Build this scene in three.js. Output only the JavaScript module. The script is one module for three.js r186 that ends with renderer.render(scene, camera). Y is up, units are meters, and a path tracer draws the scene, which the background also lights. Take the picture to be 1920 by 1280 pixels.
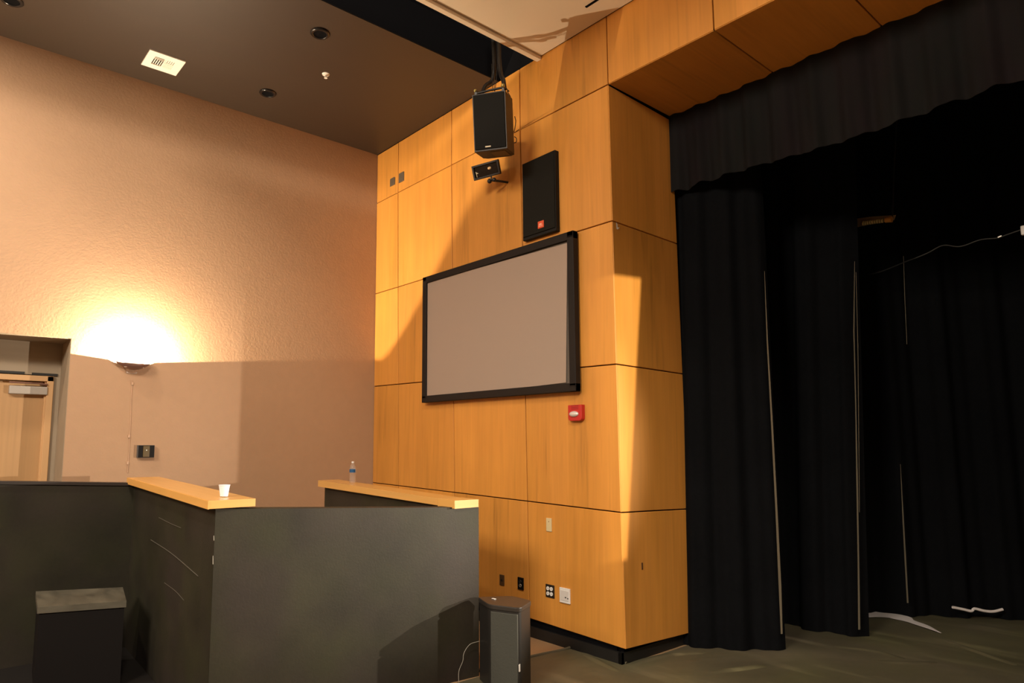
import * as THREE from 'three';
import { RoundedBoxGeometry } from 'three/addons/geometries/RoundedBoxGeometry.js';
import { mergeGeometries } from 'three/addons/utils/BufferGeometryUtils.js';
import { RectAreaLightUniformsLib } from 'three/addons/lights/RectAreaLightUniformsLib.js';

// ------------------------------------------------------------------ camera
RectAreaLightUniformsLib.init();
const scene = new THREE.Scene();
scene.background = new THREE.Color(0x000000);
const F = 1259, CX = 859, CY = 684;
const camera = new THREE.PerspectiveCamera(2 * Math.atan(640 / F) * 180 / Math.PI, 1.5, 0.05, 60);
camera.position.set(7.2803, 1.7744, 4.5584);
camera.rotation.order = 'YXZ';
camera.rotation.set(THREE.MathUtils.degToRad(6.5481), THREE.MathUtils.degToRad(50.7886), THREE.MathUtils.degToRad(0.05));
camera.setViewOffset(1920, 1280, 960 - CX, 640 - CY, 1920, 1280);
camera.updateMatrixWorld(true);
const renderer = new THREE.WebGLRenderer({ antialias: true });
renderer.toneMapping = THREE.LinearToneMapping;
renderer.toneMappingExposure = 1.12;
renderer.shadowMap.enabled = true;
renderer.shadowMap.type = THREE.PCFSoftShadowMap;

// ------------------------------------------------------------------ light levels
const SCONCE = { color: new THREE.Color().setRGB(1, 0.80, 0.55), cd: 36 };
const DOWN = { color: new THREE.Color().setRGB(1, 0.84, 0.66), nits: 420 };
const HOUSE = { color: new THREE.Color().setRGB(1, 0.86, 0.70), nits: 45 };
const STAGE = { color: new THREE.Color().setRGB(1, 0.85, 0.68), cd: 90 };
const WASH = { color: new THREE.Color().setRGB(1, 0.85, 0.68), cd: 150 };
const PROFILE = { color: new THREE.Color().setRGB(1, 0.86, 0.66), cd: 320 };

// ------------------------------------------------------------------ helpers
const V = (x, y, z) => new THREE.Vector3(x, y, z);
// a pixel of the photograph gives a direction; the plane it lies on gives the distance
function on(u, v, axis, val) {
  const d = V((u - CX) / F, -(v - CY) / F, -1).applyQuaternion(camera.quaternion);
  const t = (val - camera.position[axis]) / d[axis];
  return camera.position.clone().addScaledVector(d, t);
}
let seed = 7;
const rnd = () => { seed = (seed * 1664525 + 1013904223) >>> 0; return seed / 4294967296; };
const taken = {};
function numbered(n) { if (!(n in taken)) { taken[n] = 0; return n; } taken[n]++; return n + '_' + String(taken[n]).padStart(3, '0'); }
function mesh(name, geo, mat, parent) {
  const m = new THREE.Mesh(geo, mat); m.castShadow = true; m.receiveShadow = true;
  m.name = parent && parent !== scene ? name : numbered(name);
  (parent || scene).add(m); return m;
}
function tag(o, label, category, group) { o.userData.label = label; o.userData.category = category; if (group) o.userData.group = group; return o; }
function thing(name, label, category, pos = [0, 0, 0], group) {
  const g = new THREE.Group(); g.name = numbered(name); g.position.set(...pos); scene.add(g); return tag(g, label, category, group);
}
function struct(o) { o.userData.kind = 'structure'; return o; }
function structGroup(name) { const g = new THREE.Group(); g.name = numbered(name); scene.add(g); return struct(g); }
const box = (x0, x1, y0, y1, z0, z1) => new THREE.BoxGeometry(x1 - x0, y1 - y0, z1 - z0).translate((x0 + x1) / 2, (y0 + y1) / 2, (z0 + z1) / 2);
const rbox = (w, h, d, r = 0.004, s = 2) => new RoundedBoxGeometry(w, h, d, s, Math.min(r, w / 2.01, h / 2.01, d / 2.01));
const rb = (x0, x1, y0, y1, z0, z1, r) => rbox(x1 - x0, y1 - y0, z1 - z0, r).translate((x0 + x1) / 2, (y0 + y1) / 2, (z0 + z1) / 2);
const merge = (a) => mergeGeometries(a.map((g) => { const n = g.index ? g.toNonIndexed() : g; for (const k of Object.keys(n.attributes)) if (!['position', 'normal', 'uv'].includes(k)) n.deleteAttribute(k); return n; }));
const tube = (pts, r, n = 24, rs = 8, closed = false) => new THREE.TubeGeometry(new THREE.CatmullRomCurve3(pts), n, r, rs, closed);
// faces given as vertex loops -> flat shaded geometry with uv in metres
function faces(list) {
  const P = [], N = [], U = [];
  for (const { p, uv } of list) {
    const n = V(0, 0, 0).crossVectors(p[1].clone().sub(p[0]), p[p.length - 1].clone().sub(p[0])).normalize();
    let ux = Math.abs(n.y) > 0.7 ? V(1, 0, 0) : V(0, 1, 0).cross(n).normalize(), uy = n.clone().cross(ux);
    for (let i = 1; i < p.length - 1; i++) for (const k of [0, i, i + 1]) {
      P.push(p[k].x, p[k].y, p[k].z); N.push(n.x, n.y, n.z);
      if (uv) U.push(...uv(p[k])); else U.push(p[k].dot(ux), p[k].dot(uy));
    }
  }
  const g = new THREE.BufferGeometry();
  g.setAttribute('position', new THREE.Float32BufferAttribute(P, 3));
  g.setAttribute('normal', new THREE.Float32BufferAttribute(N, 3));
  g.setAttribute('uv', new THREE.Float32BufferAttribute(U, 2));
  return g;
}
// a slab: four corners counter-clockwise seen from the front, pushed back by thick along -normal, chamfered front edge
function slab(c, thick, uv, ch = 0.003) {
  const n = V(0, 0, 0).crossVectors(c[1].clone().sub(c[0]), c[3].clone().sub(c[0])).normalize();
  const mid = c.reduce((a, b) => a.add(b), V(0, 0, 0)).multiplyScalar(0.25);
  const fr = c.map((p) => p.clone().add(mid.clone().sub(p).normalize().multiplyScalar(ch * 1.4)));
  const sd = c.map((p) => p.clone().addScaledVector(n, -ch));
  const bk = c.map((p) => p.clone().addScaledVector(n, -thick));
  const L = [{ p: fr, uv }];
  for (let i = 0; i < 4; i++) { const j = (i + 1) % 4; L.push({ p: [fr[i], sd[i], sd[j], fr[j]], uv }, { p: [sd[i], bk[i], bk[j], sd[j]], uv }); }
  L.push({ p: [bk[3], bk[2], bk[1], bk[0]], uv });
  return faces(L);
}
// upright prism over plan points [x, z, bottom, top]
function prism(pts) {
  let a = 0; for (let i = 0; i < pts.length; i++) { const [x, z] = pts[i], [x2, z2] = pts[(i + 1) % pts.length]; a += x * z2 - x2 * z; }
  const q = a > 0 ? pts.slice().reverse() : pts;       // counter-clockwise seen from above
  const T = q.map(([x, z, b, t]) => V(x, t, z)), B = q.map(([x, z, b]) => V(x, b, z)), L = [{ p: T }, { p: B.slice().reverse() }];
  for (let i = 0; i < q.length; i++) { const j = (i + 1) % q.length; L.push({ p: [B[i], B[j], T[j], T[i]] }); }
  return faces(L);
}
// ------------------------------------------------------------------ procedural textures
function hash(x, y, s) { let h = (x * 374761393 + y * 668265263 + s * 1274126177) | 0; h = Math.imul(h ^ (h >>> 13), 1274126177); return ((h ^ (h >>> 16)) >>> 0) / 4294967296; }
function vn(x, y, px, py, s) {          // periodic value noise, period px, py cells
  const xi = Math.floor(x), yi = Math.floor(y), fx = x - xi, fy = y - yi, u = fx * fx * (3 - 2 * fx), v = fy * fy * (3 - 2 * fy);
  const m = (a, n) => ((a % n) + n) % n, x0 = m(xi, px), x1 = m(xi + 1, px), y0 = m(yi, py), y1 = m(yi + 1, py);
  return (hash(x0, y0, s) * (1 - u) + hash(x1, y0, s) * u) * (1 - v) + (hash(x0, y1, s) * (1 - u) + hash(x1, y1, s) * u) * v;
}
function fbm(x, y, cx, cy, s, o = 4) { let a = 0, w = 0.5, t = 0; for (let i = 0; i < o; i++) { a += w * vn(x * cx, y * cy, cx, cy, s + i); t += w; w *= 0.5; cx *= 2; cy *= 2; } return a / t; }
function tex(w, h, size, fn, srgb = true) {
  const d = new Uint8Array(w * h * 4);
  for (let j = 0; j < h; j++) for (let i = 0; i < w; i++) {
    const c = fn(i / w, j / h), k = (j * w + i) * 4;
    for (let q = 0; q < 3; q++) d[k + q] = Math.max(0, Math.min(255, (Array.isArray(c) ? c[q] : c) * 255)); d[k + 3] = 255;
  }
  const t = new THREE.DataTexture(d, w, h, THREE.RGBAFormat); t.wrapS = t.wrapT = THREE.RepeatWrapping; t.magFilter = THREE.LinearFilter; t.minFilter = THREE.LinearMipmapLinearFilter; t.generateMipmaps = true;
  t.repeat.set(1 / size[0], 1 / size[1]); if (srgb) t.colorSpace = THREE.SRGBColorSpace; t.needsUpdate = true; return t;
}
const mat = (o) => new THREE.MeshPhysicalMaterial({ side: THREE.DoubleSide, ...o });
const lin = (r, g, b) => new THREE.Color().setRGB(r, g, b);
const toS = (c) => (c <= 0.0031308 ? 12.92 * c : 1.055 * Math.pow(c, 1 / 2.4) - 0.055);

function woodTex(s, tone, streak) {
  return tex(768, 768, [2.4, 2.4], (x, y) => {
    const wy = fbm(x, y, 6, 3, s + 40, 3) - 0.5;
    const leaf = Math.floor(((x + 0.004 * wy) % 1) * 11), lt = hash(leaf, 3, s) - 0.5;
    const fine = fbm(x, y, 150, 5, s, 3) - 0.5;
    const band = fbm(x + wy * 0.05, y, 26, 3, s + 9, 3) - 0.5;
    const blot = fbm(x, y, 4, 4, s + 17, 4) - 0.5;
    const st = Math.max(0, fbm(x, y, 60, 4, s + 23, 3) - 0.62) * streak;
    const k = tone * (1 + 0.10 * lt + 0.13 * fine + 0.16 * band + 0.14 * blot - st);
    return [toS(0.64 * k), toS(0.275 * k * (1 + 0.05 * blot)), toS(0.046 * k * (1 + 0.1 * lt))];
  });
}
const woodRough = tex(256, 256, [2.4, 2.4], (x, y) => 0.42 + 0.18 * fbm(x, y, 40, 4, 77, 3), false);
const WOOD = [[11, 1.0, 0.35], [29, 0.95, 0.7], [53, 1.04, 0.25]].map(([s, t, k]) => mat({ map: woodTex(s, t, k), roughness: 1, roughnessMap: woodRough, clearcoat: 0.12, clearcoatRoughness: 0.3 }));
const plasterBump = tex(1024, 1024, [1.1, 1.1], (x, y) => { const a = fbm(x, y, 70, 70, 3, 3), b = fbm(x, y, 24, 24, 8, 2); return 0.75 * a + 0.25 * b; }, false);
const plasterCol = tex(512, 512, [4, 4], (x, y) => { const k = 1 + 0.10 * (fbm(x, y, 5, 5, 61, 4) - 0.5) + 0.05 * (fbm(x, y, 60, 60, 62, 2) - 0.5); return [toS(0.42 * k), toS(0.258 * k), toS(0.148 * k)]; });
const PLASTER = mat({ map: plasterCol, bumpMap: plasterBump, bumpScale: 0.0013, roughness: 0.62 });
const alcoveCol = tex(256, 256, [1.2, 1.2], (x, y) => { const k = 1 + 0.16 * (fbm(x, y, 5, 18, 91, 4) - 0.5); return [toS(0.33 * k), toS(0.26 * k), toS(0.18 * k)]; });
const ALCOVE = mat({ map: alcoveCol, roughness: 0.7 });
const ceilCol = tex(512, 512, [3, 3], (x, y) => { const k = 1 + 0.5 * (fbm(x, y, 5, 5, 31, 4) - 0.5); return [toS(0.036 * k), toS(0.0215 * k), toS(0.0125 * k)]; });
const CEIL = mat({ map: ceilCol, roughness: 0.5 });
const BLACK = mat({ color: lin(0.005, 0.005, 0.006), roughness: 0.95, specularIntensity: 0.1 });
const BASE = mat({ color: lin(0.012, 0.011, 0.010), roughness: 0.5 });
const charCol = tex(512, 512, [1.6, 1.6], (x, y) => { const b = fbm(x, y, 5, 5, 41, 3) - 0.5, c = fbm(x, y, 4, 4, 47, 3) - 0.5, f = fbm(x, y, 90, 90, 43, 2) - 0.5, k = 1 + 0.8 * b + 0.15 * f; return [toS(0.027 * k), toS(0.0235 * k * (1 + 0.4 * c)), toS(0.0145 * k * (1 - 0.5 * c))]; });
const charBump = tex(256, 256, [0.4, 0.4], (x, y) => fbm(x, y, 40, 40, 49, 3), false);
const CHAR = mat({ map: charCol, bumpMap: charBump, bumpScale: 0.0004, roughness: 0.6, specularIntensity: 0.6 });
const CARPET = mat({ map: tex(512, 512, [2, 2], (x, y) => { const k = 1 + 0.2 * (fbm(x, y, 6, 6, 71, 4) - 0.5) + 0.1 * (fbm(x, y, 90, 90, 72, 2) - 0.5); return [toS(0.40 * k), toS(0.25 * k), toS(0.13 * k)]; }), roughness: 0.55 });
const vinylCol = tex(1024, 1024, [3.2, 3.2], (x, y) => { const b = fbm(x, y, 5, 5, 81, 5) - 0.5, c = fbm(x, y, 4, 4, 87, 3) - 0.5, sm = Math.max(0, fbm(x, y, 3, 16, 88, 4) - 0.56) * 3, k = 1 + 0.7 * b + sm; return [toS(0.11 * k), toS(0.097 * k * (1 + 0.2 * c)), toS(0.060 * k * (1 - 0.3 * c))]; });
const VINYL = mat({ map: vinylCol, roughness: 0.5, bumpMap: tex(512, 512, [3.2, 3.2], (x, y) => fbm(x, y, 10, 6, 89, 4), false), bumpScale: 0.02 });
const velvetCol = tex(256, 256, [1, 1], (x, y) => { const b = fbm(x, y, 4, 3, 101, 3) - 0.5, f = fbm(x, y, 64, 64, 102, 2) - 0.5, k = 1 + 0.5 * b + 0.4 * f; return [toS(0.0045 * k), toS(0.005 * k), toS(0.006 * k)]; });
const VELVET = mat({ map: velvetCol, roughness: 0.95, specularIntensity: 0.15, sheen: 0.012, sheenRoughness: 0.5, sheenColor: lin(0.5, 0.45, 0.4) });
const VALANCE = mat({ map: tex(256, 256, [1.4, 1.4], (x, y) => { const b = fbm(x, y, 8, 2, 111, 3) - 0.5, c = fbm(x, y, 5, 3, 112, 3) - 0.5, k = 1 + 0.6 * b; return [toS(0.009 * k * (1 + 0.5 * c)), toS(0.0085 * k * (1 - 0.3 * c)), toS(0.0085 * k)]; }), roughness: 0.9, specularIntensity: 0.3, sheen: 0.05, sheenRoughness: 0.4, sheenColor: lin(0.5, 0.45, 0.4) });
const CLOUD = mat({ map: tex(256, 256, [2, 2], (x, y) => { const k = 1 + 0.06 * (fbm(x, y, 4, 4, 121, 4) - 0.5); return [toS(0.74 * k), toS(0.62 * k), toS(0.47 * k)]; }), roughness: 0.85 });
const DARKMETAL = mat({ color: lin(0.014, 0.013, 0.012), roughness: 0.45 });
const CABINET = mat({ color: lin(0.008, 0.008, 0.007), roughness: 0.6, specularIntensity: 0.4, bumpMap: charBump, bumpScale: 0.001 });
const GRILLE = mat({ map: tex(128, 128, [0.02, 0.02], (x, y) => { const u = (x * 4) % 1 - 0.5, v = (y * 4) % 1 - 0.5, h = u * u + v * v < 0.1 ? 0.35 : 1; return [toS(0.011 * h), toS(0.0115 * h), toS(0.009 * h)]; }), roughness: 0.7, specularIntensity: 0.3 });
const GRILLE2 = mat({ color: lin(0.052, 0.053, 0.042), roughness: 0.75, bumpMap: charBump, bumpScale: 0.001 });
const WHITE = mat({ color: lin(0.78, 0.76, 0.72), roughness: 0.4 });
const CREAM = mat({ color: lin(0.66, 0.54, 0.30), roughness: 0.4 });
const STEEL = mat({ color: lin(0.55, 0.52, 0.47), roughness: 0.35, metalness: 0.9 });
const BRONZE = mat({ color: lin(0.20, 0.10, 0.07), roughness: 0.4, metalness: 0.4 });

// ------------------------------------------------------------------ the setting
const D = 0.98;                                          // depth of the proscenium return
// floor
struct(mesh('floor', box(-0.6, 13.2, -0.2, 0, -7.2, 11.2), CARPET));
// panelled wall: joints read from the photograph on the wall plane
const lines = {
  v: [[[703, 291], [703, 905]], [[746, 266], [747, 908]], [[845.5, 205], [852, 930]], [[973, 130], [992, 1110]], [[1138, 100], [1173, 1218]]],
  h: [[[995, 1160], [1173, 1218]], [[703, 905], [1167, 961]], [[703, 724], [1160, 682]], [[703, 551], [1150, 413]], [[703, 383], [1140, 158]]],
};
const isect = ([a, b], [c, d]) => {
  const r = [b[0] - a[0], b[1] - a[1]], s = [d[0] - c[0], d[1] - c[1]], den = r[0] * s[1] - r[1] * s[0];
  const t = ((c[0] - a[0]) * s[1] - (c[1] - a[1]) * s[0]) / den; return [a[0] + r[0] * t, a[1] + r[1] * t];
};
const WX = [0, 0.54, 1.62, 2.70, 3.78], HY = [0.10, 1.22, 2.44, 3.66, 4.88, 5.55];
const grid = WX.map((x, i) => HY.map((y, j) => {
  if (j === 5) return V(i === 0 ? 0 : grid0(i, 4).x, 5.55, 0);
  return grid0(i, j);
}));
function grid0(i, j) {
  const [u, v] = isect(lines.v[i], lines.h[j]), p = on(u, v, 'z', 0);
  return V(i === 0 ? 0 : p.x, p.y, 0);
}
const wallBack = structGroup('wall_back');
mesh('backing', box(-0.3, 3.70, 0, 5.55, -0.30, -0.026), BLACK, wallBack);
let pk = 0;
function panel(parent, c, gap = 0.005) {
  const mid = c.reduce((a, b) => a.clone().add(b), V(0, 0, 0)).multiplyScalar(0.25);
  const du = c[1].clone().sub(c[0]).normalize(), dv = c[3].clone().sub(c[0]).normalize();
  const q = c.map((p) => { const d = mid.clone().sub(p); return p.clone().addScaledVector(du, Math.sign(d.dot(du)) * gap).addScaledVector(dv, Math.sign(d.dot(dv)) * gap); });
  const ox = rnd() * 7, oy = rnd() * 7, hz = Math.abs(dv.y) < 0.5;
  const uv = (p) => { const r = p.clone().sub(c[0]); return [ox + r.dot(du), oy + r.dot(dv)]; };
  return mesh('panel', slab(q, 0.022, uv), WOOD[pk++ % 3], parent);
}
for (let i = 0; i < 4; i++) for (let j = 0; j < 5; j++) panel(wallBack, [grid[i][j], grid[i + 1][j], grid[i + 1][j + 1], grid[i][j + 1]]);
// return of the proscenium pier
const pier = structGroup('wall_pier');
mesh('backing', box(3.40, 3.752, 0, 5.55, -D - 0.05, -0.05), BLACK, pier);
const farPix = [[1262, 1198], [1267, 960], [1271, 702], [1271, 458]];
const ret = HY.slice(0, 5).map((y, j) => {
  const n = grid[4][j]; let fy = y;
  if (j < 4) fy = 0.25 * y + 0.75 * on(farPix[j][0], farPix[j][1], 'x', n.x).y;
  return [n, V(n.x, fy, -D)];
});
for (let j = 0; j < 4; j++) panel(pier, [ret[j][0], ret[j][1], ret[j + 1][1], ret[j + 1][0]]);
// header beam over the stage opening: face and underside
const header = structGroup('wall_header');
const HB = grid[4][4].y, BX = [grid[4][4].x, on(1338, 50, 'z', 0).x, on(1700, -10, 'y', HB).x - 0.25, 7.1, 8.2, 9.3, 10.4];
mesh('backing', box(3.80, 10.4, HB + 0.026, 5.55, -D, -0.026), BLACK, header);
for (let i = 0; i < 6; i++) {
  panel(header, [V(BX[i], HB, 0), V(BX[i + 1], HB, 0), V(BX[i + 1], 5.55, 0), V(BX[i], 5.55, 0)]);
  panel(header, [V(BX[i], HB, -D), V(BX[i + 1], HB, -D), V(BX[i + 1], HB, 0), V(BX[i], HB, 0)]);
}
struct(mesh('wall_upper', box(-0.3, 13.2, 5.551, 7.6, -D, -0.03), BLACK));
struct(mesh('wall_pier_far', box(10.4, 13.2, 0, 5.55, -D, 0), WOOD[0]));
struct(mesh('baseboard_back', merge([box(0, 3.765, 0, 0.094, -0.03, -0.004), box(3.73, 3.765, 0, 0.094, -D, -0.004)]), BASE));
// left wall with the door recess
const AZ0 = 3.405, AZ1 = 4.55, AY = 2.757, AD = 0.45;
{
  const s = new THREE.Shape([[-7.2, 0], [-AZ1, 0], [-AZ1, AY], [-AZ0, AY], [-AZ0, 0], [0.3, 0], [0.3, 5.9], [-11.2, 5.9], [-11.2, 0], [-7.2, 0]].slice(1, 9).map(([a, b]) => new THREE.Vector2(a, b)));
  const g = new THREE.ExtrudeGeometry(s, { depth: AD, bevelEnabled: false });
  g.rotateY(Math.PI / 2); g.translate(-AD, 0, 0);
  struct(mesh('wall_left', g, PLASTER));
}
struct(mesh('wall_recess', box(-AD - 0.12, -AD, 2.43, 3.0, AZ0 - 0.3, AZ1 + 0.3), ALCOVE));
struct(mesh('trim_1', merge([box(-AD, -0.004, 0, AY - 0.001, AZ0 - 0.0, AZ0 + 0.004), box(-AD, -0.004, AY - 0.004, AY, AZ0, AZ1)]), ALCOVE));
{
  const d = structGroup('door_1');
  const veneer = mat({ map: tex(256, 256, [1.2, 1.2], (x, y) => { const k = 1 + 0.2 * (fbm(x, y, 40, 3, 131, 4) - 0.5); return [toS(0.46 * k), toS(0.27 * k), toS(0.12 * k)]; }), roughness: 0.45 });
  const frame = mat({ color: lin(0.60, 0.36, 0.17), roughness: 0.45 });
  const z0 = 3.465, z1 = 4.50, t = 2.42;
  mesh('frame', merge([rb(-AD - 0.1, -AD + 0.03, 0, t, z0, z0 + 0.06, 0.006), rb(-AD - 0.1, -AD + 0.03, 0, t, z1 - 0.06, z1, 0.006), rb(-AD - 0.1, -AD + 0.03, t - 0.055, t, z0, z1, 0.006)]), frame, d);
  mesh('stop', merge([box(-AD - 0.06, -AD + 0.008, 0, t - 0.05, z0 + 0.055, z0 + 0.075)]), frame, d);
  mesh('leaf', rb(-AD - 0.08, -AD - 0.02, 0.01, t - 0.06, z0 + 0.06, z1 - 0.062, 0.004), veneer, d);
  mesh('jamb_filler', box(-AD - 0.12, -AD, 0, 2.43, AZ0 - 0.2, z0), ALCOVE, d);
  mesh('seal', merge([box(-AD, -AD + 0.016, 2.425, 2.448, z0 - 0.03, z0 + 0.19), box(-AD, -AD + 0.016, 2.43, 2.452, z0 + 0.25, z1)]), BASE, d);
  const cl = mesh('closer', rb(-AD - 0.02, -AD + 0.045, 2.232, 2.312, 3.515, 3.835, 0.008), mat({ color: lin(0.46, 0.42, 0.37), roughness: 0.4, metalness: 0.3 }), d);
  mesh('closer_arm', merge([rb(-AD + 0.03, -AD + 0.05, 2.335, 2.35, 3.56, 3.84, 0.003), rb(-AD + 0.0, -AD + 0.05, 2.325, 2.345, 3.52, 3.58, 0.004)]), BRONZE, cl);
}
// other sides of the hall, outside the picture
struct(mesh('wall_right', box(13, 13.2, 0, 7.6, -7.2, 11.2), PLASTER));
struct(mesh('wall_front', box(-0.6, 13.2, 0, 7.6, 11, 11.2), PLASTER));
struct(mesh('wall_stage_back', box(-0.6, 13.2, 0, 7.6, -7.4, -7.2), BLACK));
struct(mesh('wall_stage_left', box(3.3, 3.4, 0, 7.6, -7.2, -D - 0.06), BLACK));
struct(mesh('ceiling', box(-0.6, 13.2, 7.6, 7.8, -7.4, 11.2), BLACK));
// low dark ceiling beside the left wall
struct(mesh('ceiling_low', box(-0.3, 2.36, 5.55, 5.95, 0.0, 11.1), CEIL));
struct(mesh('trim_2', box(2.361, 2.372, 5.552, 5.95, 0.0, 11.1), BLACK));
// pale ceiling panel hung before the header
{
  const c = structGroup('ceiling_panel');
  const N = 26, L = [], yb = (x, z) => 5.535 + 0.004 * Math.sin(x * 5 + z * 3) ;
  mesh('board', rb(2.99, 9.6, 5.535, 5.60, 0.012, 3.4, 0.006), CLOUD, c);
  mesh('rim', rb(2.925, 2.985, 5.505, 5.58, 0.0, 3.4, 0.008), CLOUD, c);
  const a = on(1098, 13, 'y', 5.535), b = on(1124, -3, 'y', 5.535);
  mesh('slot', rb(Math.min(a.x, b.x), Math.max(a.x, b.x), 5.529, 5.536, (a.z + b.z) / 2 - 0.012, (a.z + b.z) / 2 + 0.012, 0.002), BLACK, c);
}
// ------------------------------------------------------------------ booth walls
const wallTop = (n, pts) => struct(mesh(n, prism(pts), CHAR));
wallTop('wall_booth_front', [[3.225, 1.04, 0, 1.267], [3.05, 3.045, 0, 1.362], [2.93, 3.03, 0, 1.362], [3.105, 1.04, 0, 1.267]]);
const side1 = structGroup('wall_booth_left');
mesh('body', prism([[3.049, 3.046, 0, 1.364], [2.93, 2.92, 0, 1.362], [0.70, 2.84, 0, 1.40], [0.70, 2.958, 0, 1.40]]), CHAR, side1);
wallTop('wall_booth_right', [[3.10, 1.06, 0, 1.272], [3.10, 1.25, 0, 1.272], [0.76, 1.07, 0, 1.297], [0.76, 0.90, 0, 1.297]]);
const rear = structGroup('wall_booth_rear');
mesh('body', prism([[0.75, 2.95, 0, 1.385], [0.75, 4.7, 0, 1.475], [0.65, 4.7, 0, 1.475], [0.65, 2.95, 0, 1.385]]), CHAR, rear);
mesh('capping', prism([[0.762, 2.965, 1.386, 1.412], [0.762, 4.7, 1.476, 1.500], [0.64, 4.7, 1.476, 1.500], [0.64, 2.965, 1.386, 1.412]]), mat({ color: lin(0.035, 0.03, 0.028), roughness: 0.35 }), rear);
// scuffs and seams on the side of the booth (thin raised tape edges and chipped paint)
{
  const zf = (x) => 2.96 + (3.046 - 2.96) * (x - 0.75) / 2.3 + 0.002;
  const pale = mat({ color: lin(0.085, 0.08, 0.065), roughness: 0.5 }), chipM = mat({ color: lin(0.5, 0.47, 0.4), roughness: 0.6 });
  const pt = (u, v) => { const p = on(u, v, 'z', 3.0); return V(p.x, p.y, zf(p.x)); };
  for (const [pts, r] of [[[[297, 970], [325, 982], [345, 989]], 0.0022], [[[280, 1012], [325, 1037], [383, 1079]], 0.003], [[[310, 1092], [335, 1108], [352, 1124]], 0.002]]) mesh('seam', tube(pts.map((q) => pt(...q)), r, 12, 5), pale, side1);
  for (const [u, v, l] of [[389, 1000, 9], [388, 1037, 16], [397, 985, 4], [392, 978, 3], [396, 1003, 5]]) {
    const a = on(u, v, 'z', 3.047), b = on(u, v + l, 'z', 3.047); mesh('paint_chip', tube([V(3.047, a.y, 3.048 - (u > 391 ? 0.012 : 0)), V(3.049, b.y, 3.047 - (u > 391 ? 0.012 : 0))], 0.0016, 2, 5), chipM, side1);
  }
}
const LEDGE = mat({ map: tex(512, 512, [1.5, 1.5], (x, y) => { const k = 1 + 0.16 * (fbm(x, y, 3, 60, 141, 4) - 0.5) + 0.1 * (fbm(x, y, 3, 3, 142, 3) - 0.5); return [toS(0.70 * k), toS(0.38 * k), toS(0.105 * k)]; }), roughness: 0.35, clearcoat: 0.3, clearcoatRoughness: 0.25 });
const LEDGE2 = mat({ map: LEDGE.map, color: lin(1, 0.98, 0.9), roughness: 0.5 });
{
  const a = thing('wooden_ledge', 'honey coloured wooden ledge on the booth wall carrying the paper cup', 'ledge');
  mesh('board', prism([[3.075, 3.095, 1.366, 1.416], [3.075, 2.80, 1.366, 1.414], [0.71, 2.74, 1.403, 1.456], [0.71, 3.005, 1.403, 1.458]]), LEDGE, a);
  mesh('edge_strip', prism([[3.078, 3.103, 1.364, 1.414], [3.078, 3.094, 1.364, 1.414], [0.71, 3.004, 1.402, 1.456], [0.71, 3.012, 1.402, 1.456]]), LEDGE2, a);
  const b = thing('wooden_ledge', 'honey coloured wooden ledge on the booth wall carrying the water bottle', 'ledge');
  mesh('board', prism([[3.02, 1.275, 1.278, 1.333], [3.02, 1.06, 1.278, 1.331], [0.70, 0.88, 1.302, 1.368], [0.70, 1.12, 1.302, 1.368]]), LEDGE, b);
  mesh('end_block', prism([[3.235, 1.29, 1.270, 1.331], [3.235, 1.05, 1.270, 1.329], [3.023, 1.045, 1.270, 1.331], [3.023, 1.29, 1.270, 1.333]]), LEDGE2, b);
}
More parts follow.
